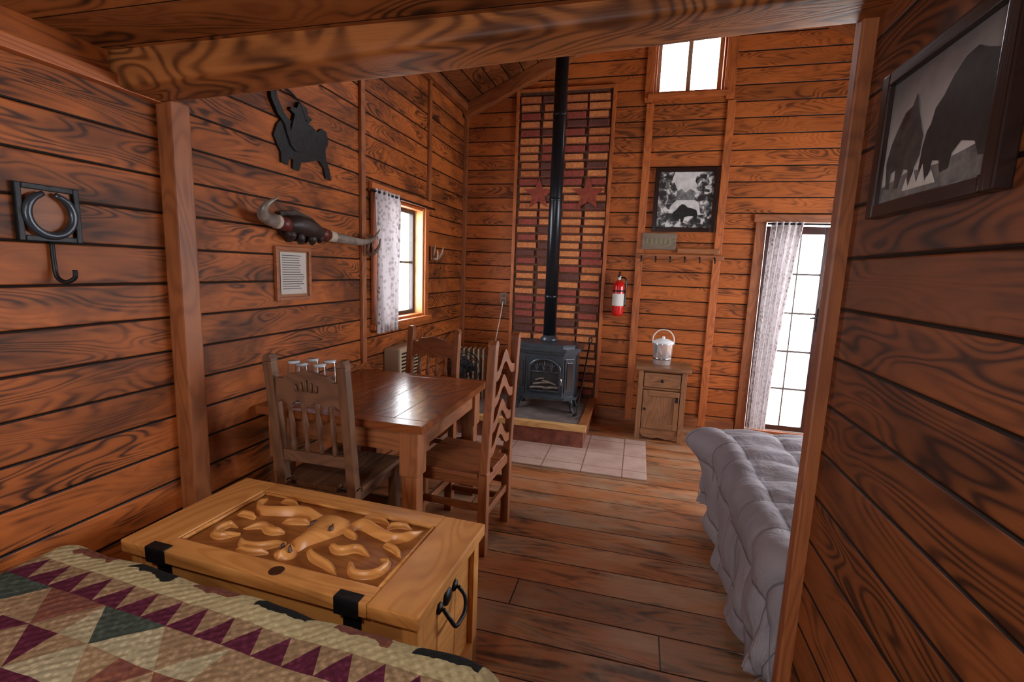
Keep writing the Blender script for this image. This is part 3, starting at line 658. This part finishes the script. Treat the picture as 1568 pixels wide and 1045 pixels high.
def cf(p,s,t,dist,u,n):
    ch=.235
    a=abs(math.sin(math.pi*(s+.1)/ch)); c_=abs(math.sin(math.pi*t/ch)); puff=min(a,1)**.3*min(c_,1)**.3
    wr=noise.noise(Vector((s*5.5,t*11,1)))*.009+noise.noise(Vector((s*13,t*22,5)))*.005
    p=p+n*(puff*.030+wr)
    if dist>.13:
        k=(dist-.13)/.4; p=p+u*(math.sin(t*16+s*12)*.02*k+noise.noise(Vector((s*4,t*4,9)))*.03*k)+Vector((0,0,noise.noise(Vector((s*3,t*3,4)))*.05*k))
    d=math.hypot(p.x-.50,p.y-3.08)
    if p.z>.1: p=p+Vector((-.13,.0,0))*math.exp(-(d/.16)**2)*math.exp(-((p.z-.50)/.12)**2)
    p.z=max(p.z,.02); p.x=max(p.x,.40 if p.y<2.6 else .2)
    p.y=max(p.y,1.645)
    return p
drape(e,'comforter',.575,2.55,1.76,3.06,.08,.575,.53,m,230,170,cf)
b2(e,'mattress',(.56,1.74,.30),(2.6,3.07,.535),plain('mattress2',(.6,.58,.54),.9),.04); b2(e,'box_spring',(.58,1.76,.16),(2.6,3.05,.30),plain('box_spring2',(.2,.19,.2),.9),.02)
for i,(x,y) in enumerate([(.62,1.85),(.62,3.0),(2.5,1.85),(2.5,3.0)]): box(e,'foot_%d'%i,(x,y,.08),(.04,.04,.16),iron)
box(e,'headboard',(2.66,2.40,.55),(.05,1.35,1.1),'trim',.01)
for i,y in enumerate((2.08,2.74)):
    bm=bmesh.new(); bmesh.ops.create_uvsphere(bm,u_segments=28,v_segments=16,radius=1)
    for v in bm.verts:
        x,y2,z=v.co; sg=lambda a,p_:math.copysign(abs(a)**p_,a); v.co=Vector((sg(x,.6)*.22,sg(y2,.6)*.30,z*.085))
    mkobj('pillow_%d'%i,bm,plain('pillowcase',(.3,.28,.31),.8),e,True,(2.38,y,.68))
# ------------------------------------------------------------ cabinet
e=empty('bedside_cabinet')
x0,x1,y0,y1=.055,.465,4.43,4.80
b2(e,'top',(x0-.035,y0-.03,.655),(x1+.035,y1+.01,.685),'cab',.006)
for i,(x,y) in enumerate([(x0+.02,y0+.02),(x1-.02,y0+.02),(x0+.02,y1-.02),(x1-.02,y1-.02)]): box(e,'leg_%d'%i,(x,y,.3275),(.045,.045,.655),'cab')
b2(e,'side_l',(x0+.01,y0+.04,.08),(x0+.025,y1-.04,.655),wood('cab',2));b2(e,'side_r',(x1-.025,y0+.04,.08),(x1-.01,y1-.04,.655),wood('cab',2));b2(e,'back',(x0+.04,y1-.03,.08),(x1-.04,y1-.015,.655),wood('cab',2));b2(e,'shelf',(x0+.03,y0+.02,.08),(x1-.03,y1-.03,.10),'cab')
b2(e,'rail_bottom',(x0+.043,y0+.012,.06),(x1-.043,y0+.03,.11),'cab');b2(e,'rail_mid',(x0+.043,y0+.012,.475),(x1-.043,y0+.03,.495),'cab');b2(e,'rail_top',(x0+.043,y0+.012,.635),(x1-.043,y0+.03,.655),'cab')
b2(e,'drawer_front',(x0+.048,y0+.0,.50),(x1-.048,y0+.02,.63),'cab',.006); lathe(e,'drawer_knob',[(.006,0),(.006,.012),(.016,.02),(.012,.03),(.001,.033)],((x0+x1)/2,y0,.565),iron,16,(math.pi/2,0,0))
b2(e,'door_panel',(x0+.075,y0+.008,.14),(x1-.075,y0+.02,.445),wood('cab',2))
for nm,a,bb in [('door_stile_l',(x0+.048,y0-.002,.115),(x0+.09,y0+.02,.47)),('door_stile_r',(x1-.09,y0-.002,.115),(x1-.048,y0+.02,.47)),('door_rail_b',(x0+.09,y0-.002,.115),(x1-.09,y0+.02,.165)),('door_rail_t',(x0+.09,y0-.002,.42),(x1-.09,y0+.02,.47))]: b2(e,nm,a,bb,'cab')
lathe(e,'door_knob',[(.005,0),(.005,.01),(.012,.016),(.009,.024),(.001,.026)],(x0+.07,y0-.002,.30),iron,16,(math.pi/2,0,0))
box(e,'lock_plate',(x1-.07,y0-.004,.40),(.022,.004,.05),iron,.001)
prism(e,'skirt',[(0,0),(.32,0),(.30,-.03),(.22,-.045),(.16,-.03),(.10,-.045),(.02,-.03)],.016,(x0+.045,y0+.03,.065),(1,0,0),(0,0,1),wood('cab',0))
e=empty('ice_bucket',(.25,4.60,.685))
lathe(e,'bucket',[(.072,0),(.078,.008),(.090,.19),(.094,.2),(.088,.2),(.072,.012),(.001,.01)],(0,0,0),plain('chrome_bucket',(.86,.90,.95),.12,.75))
lathe(e,'band',[(.0805,.05),(.083,.052),(.0838,.066),(.0815,.068)],(0,0,0),steel)
lathe(e,'lid',[(.096,.2),(.096,.212),(.05,.236),(.012,.242),(.014,.258),(.001,.262)],(0,0,0),plain('clear_lid',(.85,.9,.95),.15))
sweep(e,'bail_handle',[(-.094,0,.19),(-.088,0,.26),(-.04,0,.315),(.04,0,.315),(.088,0,.26),(.094,0,.19)],.005,white,8)
# ------------------------------------------------------------ glasses on the table
e=empty('drinking_glasses',(-1.68,2.22,.76))
k=0; tumr=plain('tumbler_base',(.75,.83,.92),.1)
for x,y in [(-.10,-.02),(-.02,-.06),(.075,-.04),(-.05,.07),(.06,.07)]:
    lathe(e,'tumbler_%d'%k,[(.040,0),(.040,.004),(.036,.10),(.032,.20),(.031,.206)],(x,y,0),glassm,24)
    lathe(e,'tumbler_base_%d'%k,[(.0315,.196),(.031,.207),(.001,.2072)],(x,y,0),tumr,24); sweep(e,'tumbler_rim_%d'%k,[(x+.040*math.cos(a*math.pi/8),y+.040*math.sin(a*math.pi/8),.003) for a in range(17)],.002,tumr,6,1); k+=1
e=empty('water_jug',(-1.74,2.5,0))
lathe(e,'jug',[(.08,0),(.09,.02),(.09,.2),(.03,.27),(.03,.3),(.001,.3)],(0,0,0),plain('blue_plastic',(.35,.5,.8),.15,trans=.5)); lathe(e,'cap',[(.033,.3),(.033,.325),(.001,.326)],(0,0,0),plain('blue_cap',(.05,.15,.5),.4))
# ------------------------------------------------------------ heater, fan
e=empty('radiator_heater',(-1.62,4.60,0),math.radians(8)); hb=plain('beige_enamel',(.42,.36,.27),.4)
for i in range(7): box(e,'fin_%d'%i,(-.15+i*.05,0,.42),(.018,.13,.56),hb,.008)
box(e,'cross_tube',(0,0,.2),(.36,.03,.03),hb); box(e,'cross_tube_t',(0,0,.62),(.36,.03,.03),hb)
for s in(-1,1): box(e,'foot_%d'%(s+1),(s*.13,0,.07),(.03,.24,.03),iron); cyl(e,'caster_a%d'%(s+1),(s*.13-.01,-.09,.028),(s*.13+.01,-.09,.028),.028,iron); cyl(e,'caster_b%d'%(s+1),(s*.13-.01,.09,.028),(s*.13+.01,.09,.028),.028,iron); box(e,'stem_%d'%(s+1),(s*.13,0,.11),(.02,.05,.08),iron)
e=empty('wall_heater',(XL+.07,3.55,.72)); ht=plain('heater_enamel',(.40,.30,.20),.4)
box(e,'case',(0,0,0),(.14,.40,.28),ht,.015)
for i in range(8): box(e,'louvre_%d'%i,(.072,0,-.10+i*.028),(.008,.34,.012),iron,.002,(0,.5,0))
e=empty('pedestal_fan',(-1.36,3.74,0))
lathe(e,'base',[(.13,0),(.13,.015),(.03,.03),(.02,.04)],(0,0,.012),iron); cyl(e,'pole',(0,0,.04),(0,0,.6),.014,iron); lathe(e,'motor',[(.05,0),(.055,.05),(.03,.1)],(0,.02,.68),iron,18,(-math.pi/2,0,0))
for k,(r,y) in enumerate([(.125,-.04),(.14,-.01),(.125,.02),(.08,-.055),(.04,-.06)]): sweep(e,'cage_ring_%d'%k,[(r*math.cos(a*math.pi/12),y,.68+r*math.sin(a*math.pi/12)) for a in range(25)],.003,iron,6,1)
for k in range(16):
    a=k*math.pi/8; sweep(e,'cage_wire_%d'%k,[(.02*math.cos(a),-.06,.68+.02*math.sin(a)),(.1*math.cos(a),-.055,.68+.1*math.sin(a)),(.14*math.cos(a),-.01,.68+.14*math.sin(a)),(.1*math.cos(a),.03,.68+.1*math.sin(a)),(.05*math.cos(a),.04,.68+.05*math.sin(a))],.002,iron,5,3)
for k in range(4):
    a=k*math.pi/2; box(e,'blade_%d'%k,(.055*math.cos(a),-.02,.68+.055*math.sin(a)),(.09,.004,.05),iron2,.001,(0.3,-a,0))
# ------------------------------------------------------------ wall decor: back wall
def frame_flat(e,x0,x1,z0,z1,y,fw,fm,picm,dep=.03):
    for nm,a,b_ in [('frame_l',(x0,z0),(x0+fw,z1)),('frame_r',(x1-fw,z0),(x1,z1)),('frame_b',(x0+fw,z0),(x1-fw,z0+fw)),('frame_t',(x0+fw,z1-fw),(x1-fw,z1))]:
        b2(e,nm,(a[0],y-dep,a[1]),(b_[0],y,b_[1]),fm,.003)
    b2(e,'picture',(x0+fw,y-.012,z0+fw),(x1-fw,y,z1-fw),picm,0)
BIS=[(.05,.35),(.08,.5),(.18,.6),(.28,.78),(.38,.9),(.48,.88),(.6,.74),(.8,.68),(.93,.6),(.98,.4),(.95,.05),(.87,.05),(.84,.3),(.62,.3),(.5,.24),(.47,.0),(.38,.0),(.36,.18),(.28,.05),(.16,.08),(.08,.2)]
dkp=plain('photo_black',(.012,.012,.013),.35,0,40,.9); gyp=plain('photo_grey',(.16,.16,.16),.35,0,25,.6); ltp=plain('photo_light',(.55,.55,.54),.35,0,14,.25); mdp=plain('photo_mid',(.045,.045,.045),.35,0,30,.7)
m,nt,b=new_mat('photo_rocks'); g=G(nt); n=g.noise(g.n('ShaderNodeTexCoord').outputs['Object'],16,3,.6,.6); nt.links.new(g.ramp(n,[(.44,(.02,.02,.02)),(.52,(.14,.14,.14)),(.60,(.6,.6,.58))]),b.inputs['Base Color']); b.inputs['Roughness'].default_value=.35; rockp=m
e=empty('framed_bison_poster')
frame_flat(e,.075,.655,1.92,2.52,YB,.042,'darkframe',ltp)
PX,PZ=.117,1.962; PW,PH=.496,.516
def pic(nm,pts,mat,lay): prism(e,nm,[(x*PW,y*PH) for x,y in pts],.0006,(PX,YB-.0125-.0006*lay,PZ),(1,0,0),(0,0,1),mat)
pic('rocks_left',[(0,.28),(.20,.26),(.26,.42),(.36,.50),(.36,.66),(.30,.78),(.24,.88),(.28,1),(0,1)],rockp,0)
pic('rocks_right',[(1,.25),(.80,.26),(.76,.42),(.68,.50),(.62,.66),(.72,.74),(.66,.84),(.70,1),(1,1)],rockp,0)
pic('foreground',[(0,0),(1,0),(1,.26),(.7,.22),(.4,.25),(0,.28)],rockp,1)
pic('tree_line',[(.34,.66),(.42,.70),(.50,.63),(.58,.70),(.66,.66),(.68,.50),(.34,.50)],gyp,1)
pic('bison_image',[(.26+x*.50,.10+y*.36) for x,y in BIS],dkp,2)
e=empty('wooden_sign'); b2(e,'board',(-.005,YB-.04,1.745),(.315,YB-.022,1.905),wood('grey',0),.006)
for i in range(6): b2(e,'letter_%d'%i,(.03+i*.043,YB-.043,1.80),(.055+i*.043,YB-.039,1.85),plain('sign_paint',(.20,.18,.10),.7),.001)
e=empty('coat_rack'); b2(e,'board',(-.06,YB-.045,1.655),(.76,YB-.022,1.705),wood('trim',0),.008)
for i in range(6):
    x=.0+i*.135; sweep(e,'hook_%d'%i,[(x,YB-.045,1.68),(x,YB-.08,1.66),(x,YB-.095,1.63),(x,YB-.10,1.66)],.007,iron,8,4)
b2(e,'carved_plank',(.33,YB-.045,1.715),(.72,YB-.025,1.765),wood('tableleg',0),.01)
e=empty('fire_extinguisher',(-.195,YB-.085,1.08))
lathe(e,'cylinder',[(.05,0),(.056,.01),(.058,.03),(.058,.29),(.05,.325),(.03,.345),(.02,.35)],(0,0,0),redm)
lathe(e,'label',[(.0585,.10),(.0587,.101),(.0587,.22),(.0585,.221)],(0,0,0),white); lathe(e,'valve',[(.018,.35),(.018,.38),(.022,.385),(.022,.40),(.001,.402)],(0,0,0),steel)
box(e,'lever',(0,-.03,.42),(.022,.12,.012),blackm,.003,(.25,0,0)); box(e,'lever_low',(0,-.03,.39),(.022,.10,.012),blackm,.003,(-.1,0,0)); lathe(e,'gauge',[(.016,0),(.016,.01),(.001,.011)],(0,-.022,.37),white,14,(math.pi/2,0,0))
sweep(e,'hose',[(.02,-.0,.385),(.06,-.01,.37),(.07,-.01,.30),(.064,-.01,.18),(.066,-.01,.10)],[.009,.009,.009,.009,.012],blackm); box(e,'bracket',(0,.055,.2),(.04,.05,.25),steel,.003); lathe(e,'strap',[(.059,.24),(.060,.241),(.060,.255),(.059,.256)],(0,0,0),blackm)
e=empty('wall_outlet'); b2(e,'plate',(-1.45,YB-.008,1.13),(-1.375,YB,1.25),plain('outlet_brown',(.22,.10,.05),.4),.003)
for z in(1.16,1.22): b2(e,'socket',(-1.43,YB-.011,z-.015),(-1.395,YB-.007,z+.015),blackm,.002)
sweep(e,'cord',[(-1.41,YB-.02,1.16),(-1.43,YB-.03,1.0),(-1.48,YB-.03,.7),(-1.52,YB-.05,.3),(-1.55,YB-.06,.03)],.004,white,6)
# ------------------------------------------------------------ left wall decor
LX=XL
e=empty('horseshoe_wall_plaque')
y0,y1,z0,z1=1.095,1.275,1.535,1.715
for nm,a,b_ in [('bar_l',(y0,z0),(y0+.018,z1)),('bar_r',(y1-.018,z0),(y1,z1)),('bar_b',(y0+.018,z0),(y1-.018,z0+.018)),('bar_t',(y0+.018,z1-.018),(y1-.018,z1))]:
    b2(e,nm,(LX,a[0],a[1]),(LX+.018,b_[0],b_[1]),iron,.003)
b2(e,'backing',(LX,y0+.018,z0+.018),(LX+.004,y1-.018,z1-.018),wood('trim',1),0)
sweep(e,'horseshoe',[(LX+.02,1.185+.065*math.sin(a),1.622-.068*math.cos(a)) for a in [math.radians(-165+i*33) for i in range(11)]],[.008]+[.013]*9+[.008],iron2,8,3)
sweep(e,'hook',[(LX+.01,1.185,1.535),(LX+.012,1.185,1.46),(LX+.02,1.185,1.42),(LX+.05,1.19,1.405),(LX+.075,1.20,1.42),(LX+.08,1.20,1.445)],.007,iron)
e=empty('bronco_rider_silhouette')
H=[(.10,.26),(.04,.38),(.10,.54),(.20,.66),(.36,.66),(.50,.72),(.68,.72),(.82,.66),(.90,.74),(1.0,.72),(1.04,.56),(.97,.44),(.98,.30),(1.05,.16),(1.08,.0),(.97,.01),(.93,.16),(.84,.24),(.74,.22),(.60,.16),(.50,.14),(.45,.0),(.34,.01),(.35,.13),(.28,.14),(.26,.04),(.15,.05),(.15,.18)]
R_=[(.30,.50),(.28,.66),(.20,.72),(.10,.88),(.08,1.02),(-.01,1.0),(.0,.84),(.09,.68),(.20,.58),(.24,.46),(.30,.32),(.38,.26),(.50,.28),(.56,.5),(.58,.66),(.66,.76),(.70,.80),(.62,.82),(.60,.92),(.46,.96),(.42,.86),(.32,.84),(.30,.80),(.38,.76)]
for nm,pp in(('horse',H),('rider',R_)):
    prism(e,nm,[(x*.46,y*.38) for x,y in pp],.012 if nm=='horse' else .02,(LX+.002,2.20,2.0),(0,1,0),(0,0,1),iron)
sweep(e,'rope',[(LX+.02,2.22,2.36),(LX+.02,2.30,2.40),(LX+.02,2.42,2.36),(LX+.02,2.47,2.28)],.006,iron)
e=empty('longhorn_mount')
lea=plain('dark_leather',(.025,.014,.012),.5,0,20,.4,.4); hornm=plain('horn_keratin',(.20,.165,.14),.3,0,12,.6); fur=plain('cream_wrap',(.45,.38,.30),.8); redw=plain('oxblood_leather',(.10,.018,.012),.4)
hx=LX+.065; dy=-.10
prism(e,'shield',[(-.13,.10),(-.13,.0),(-.06,-.055),(.0,-.04),(.07,-.055),(.13,.0),(.14,.09),(0,.12)],.03,(LX,2.46+dy,1.66),(0,1,0),(0,0,1),lea)
sweep(e,'leather_wrap',[(hx,2.34+dy,1.69),(hx+.01,2.40+dy,1.70),(hx+.01,2.50+dy,1.69),(hx,2.60+dy,1.672)],[.036,.05,.052,.036],lea,16)
sweep(e,'cuff_left',[(hx,2.27+dy,1.700),(hx,2.35+dy,1.69)],[.036,.037],redw,16,1); sweep(e,'cuff_right',[(hx,2.60+dy,1.672),(hx,2.68+dy,1.663)],[.036,.034],redw,16,1)
sweep(e,'band_left',[(hx,2.245+dy,1.702),(hx,2.27+dy,1.70)],[.036,.036],fur,16,1); sweep(e,'band_right',[(hx,2.68+dy,1.663),(hx,2.74+dy,1.658)],[.034,.033],fur,16,1)
sweep(e,'horn_left',[(hx,2.15,1.702),(hx+.01,2.10,1.705),(hx+.03,2.03,1.72),(hx+.06,2.02,1.765),(hx+.09,2.07,1.81)],[.034,.033,.027,.016,.003],hornm,14)
sweep(e,'horn_right',[(hx,2.64,1.658),(hx+.01,2.76,1.65),(hx+.03,2.90,1.645),(hx+.04,3.02,1.67),(hx+.04,3.12,1.745)],[.032,.029,.022,.013,.003],hornm,14)
for i,(y,z) in enumerate([(2.36,1.61),(2.43,1.60),(2.53,1.60),(2.60,1.615)]): sweep(e,'fringe_%d'%i,[(LX+.04,y+dy,1.68),(LX+.06,y+.01+dy,z+.03),(LX+.05,y+.02+dy,z)],[.024,.03,.01],lea)
e=empty('framed_notice')
zt_=1.58
for nm,a,b_ in [('frame_l',(2.20,1.285),(2.22,zt_)),('frame_r',(2.465,1.285),(2.485,zt_)),('frame_b',(2.22,1.285),(2.465,1.305)),('frame_t',(2.22,zt_-.02),(2.465,zt_))]: b2(e,nm,(LX,a[0],a[1]),(LX+.02,b_[0],b_[1]),wood('trim',1),.003)
b2(e,'mat_board',(LX,2.22,1.305),(LX+.006,2.465,zt_-.02),plain('mat_brown',(.30,.13,.06),.7),0); b2(e,'paper',(LX+.006,2.24,1.32),(LX+.009,2.45,1.55),plain('notice_paper',(.50,.46,.42),.6),0)
ink=plain('ink',(.08,.07,.07),.8)
for i in range(15):
    b2(e,'text_line_%d'%i,(LX+.009,2.255,1.53-i*.013),(LX+.0096,2.435-random.random()*.05,1.534-i*.013),ink,0)
for nm,y in(('antler_hook',3.06),('antler_hook',4.18)):
    e=empty(nm,(LX+.022,y,1.62)); bn=plain('antler_bone',(.16,.10,.07),.5,0,20,.3)
    box(e,'plate',(.008,0,0),(.016,.05,.12),'trim')
    sweep(e,'tine_a',[(.015,0,-.04),(.06,0,-.05),(.10,.01,.0),(.11,.02,.06)],[.014,.013,.01,.003],bn); sweep(e,'tine_b',[(.06,0,-.05),(.08,-.03,-.02),(.085,-.05,.03)],[.011,.008,.003],bn); sweep(e,'tine_c',[(.02,0,-.02),(.04,-.01,.04),(.05,-.015,.09)],[.012,.009,.003],bn)
# ------------------------------------------------------------ bison picture on the partition
e=empty('framed_bison_photograph')
X=.56; ya,yb,za,zb=.965,1.42,1.655,1.985
for nm,a,b_ in [('frame_near',(ya,za),(ya+.035,zb)),('frame_far',(yb-.035,za),(yb,zb)),('frame_b',(ya+.035,za),(yb-.035,za+.03)),('frame_t',(ya+.035,zb-.03),(yb-.035,zb))]:
    b2(e,nm,(X-.03,a[0],a[1]),(X,b_[0],b_[1]),'darkframe',.004)
m,nt,b=new_mat('photo_sky'); g=G(nt); P=g.sep(g.n('ShaderNodeTexCoord').outputs['Generated']); n=g.noise(g.n('ShaderNodeTexCoord').outputs['Generated'],2.5,3,.6)
nt.links.new(g.ramp(g.m('ADD',P[2],g.m('MULTIPLY',g.m('SUBTRACT',n,.5),.4)),[(.25,(.60,.60,.61)),(.6,(.40,.40,.41)),(.95,(.16,.16,.165))]),b.inputs['Base Color']); b.inputs['Roughness'].default_value=.12
b2(e,'picture',(X-.016,ya+.03,za+.03),(X,yb-.03,zb-.03),m,0)
w=yb-ya-.06; hh=zb-za-.06; org=(X-.017,yb-.03,za+.03)
def pc(nm,pts,mat,lay): prism(e,nm,[(x*w,y*hh) for x,y in pts],.0004,(org[0]-.0004*lay,org[1],org[2]),(0,-1,0),(0,0,1),mat)
pc('ground_image',[(0,0),(1,0),(1,.24),(.6,.18),(.3,.2),(0,.14)],gyp,0)
pc('big_bison',[(.46,.10),(.42,.20),(.43,.36),(.45,.46),(.48,.50),(.50,.60),(.56,.66),(.62,.76),(.70,.84),(.78,.86),(.86,.80),(.93,.76),(1.0,.74),(1.0,.12),(.90,.14),(.86,.24),(.76,.28),(.70,.22),(.69,.12),(.62,.11),(.60,.20),(.54,.22),(.52,.12)],dkp,1)
pc('small_bison',[(.08,.12),(.05,.34),(.08,.48),(.14,.60),(.20,.70),(.27,.72),(.30,.80),(.33,.70),(.36,.60),(.42,.44),(.41,.30),(.37,.22),(.37,.10),(.33,.09),(.31,.22),(.26,.24),(.22,.10),(.18,.10),(.17,.26),(.12,.24),(.12,.11)],mdp,2)
pc('grass_tufts',[(.28,.06),(.31,.16),(.34,.08),(.38,.20),(.42,.09),(.46,.22),(.50,.08),(.55,.15),(.60,.05)],ltp,3)
e=empty('fill_light_fitting',(-.7,-.3,2.22)); lathe(e,'shade',[(.02,-.07),(.10,-.06),(.14,-.03),(.15,0)],(0,0,0),plain('frosted_shade',(.9,.85,.75),.5))  # invented fitting, out of view, to go with the added fill light
# ------------------------------------------------------------ lights
w=bpy.data.worlds.new('World'); S.world=w; w.use_nodes=True; nt=w.node_tree; bg=nt.nodes['Background']; bg.inputs[0].default_value=(.95,.97,1,1); bg.inputs[1].default_value=17.0
def portal(name,c,sx,sz,d):
    l=bpy.data.lights.new(name,'AREA'); l.shape='RECTANGLE'; l.size=sx; l.size_y=sz; l.cycles.is_portal=True
    o=bpy.data.objects.new(name,l); COL.objects.link(o); o.location=c; o.rotation_euler=Vector(d).to_track_quat('-Z','Y').to_euler()
portal('portal_1',(XL-.15,(W1[0]+W1[1])/2,(W1[2]+W1[3])/2),.85,.97,(1,0,0))
portal('portal_2',((W2[0]+W2[1])/2,YB+.15,(W2[2]+W2[3])/2),.62,.58,(0,-1,0))
portal('portal_3',(XR+.15,(W3[0]+W3[1])/2,(W3[2]+W3[3])/2),2.1,1.2,(-1,0,0))
portal('fill_portal_rear',((W_FILL[0]+W_FILL[1])/2,YR-.15,(W_FILL[2]+W_FILL[3])/2),1.0,1.0,(0,1,0))
portal('portal_5',((D1[0]+D1[1])/2,YB+.15,1.01),1.26,2.02,(0,-1,0))
# added fill light for bed and chest, under an invented ceiling fitting
l=bpy.data.lights.new('alcove_fill_light','AREA'); l.shape='DISK'; l.size=.26; l.energy=16; l.color=(1,.90,.78)
o=bpy.data.objects.new('alcove_fill_light',l); COL.objects.link(o); o.location=(-.7,-.3,2.135)
# ------------------------------------------------------------ camera
th=math.atan(109.4/741);yw=math.radians(14.4);ro=math.radians(2.1)
F=Vector((-math.sin(yw)*math.cos(th),math.cos(yw)*math.cos(th),-math.sin(th))); R0=Vector((math.cos(yw),math.sin(yw),0)); U0=R0.cross(F)
R=R0*math.cos(ro)+U0*math.sin(ro); U=-R0*math.sin(ro)+U0*math.cos(ro)
cd_=bpy.data.cameras.new('camera'); co=bpy.data.objects.new('camera',cd_); COL.objects.link(co)
cd_.sensor_width=36; cd_.lens=741/1568*36; cd_.clip_start=.02
co.matrix_world=Matrix(((R.x,U.x,-F.x,0),(R.y,U.y,-F.y,0),(R.z,U.z,-F.z,1.5),(0,0,0,1)))
S.camera=co
S.view_settings.view_transform='Standard'
S.view_settings.exposure=.1
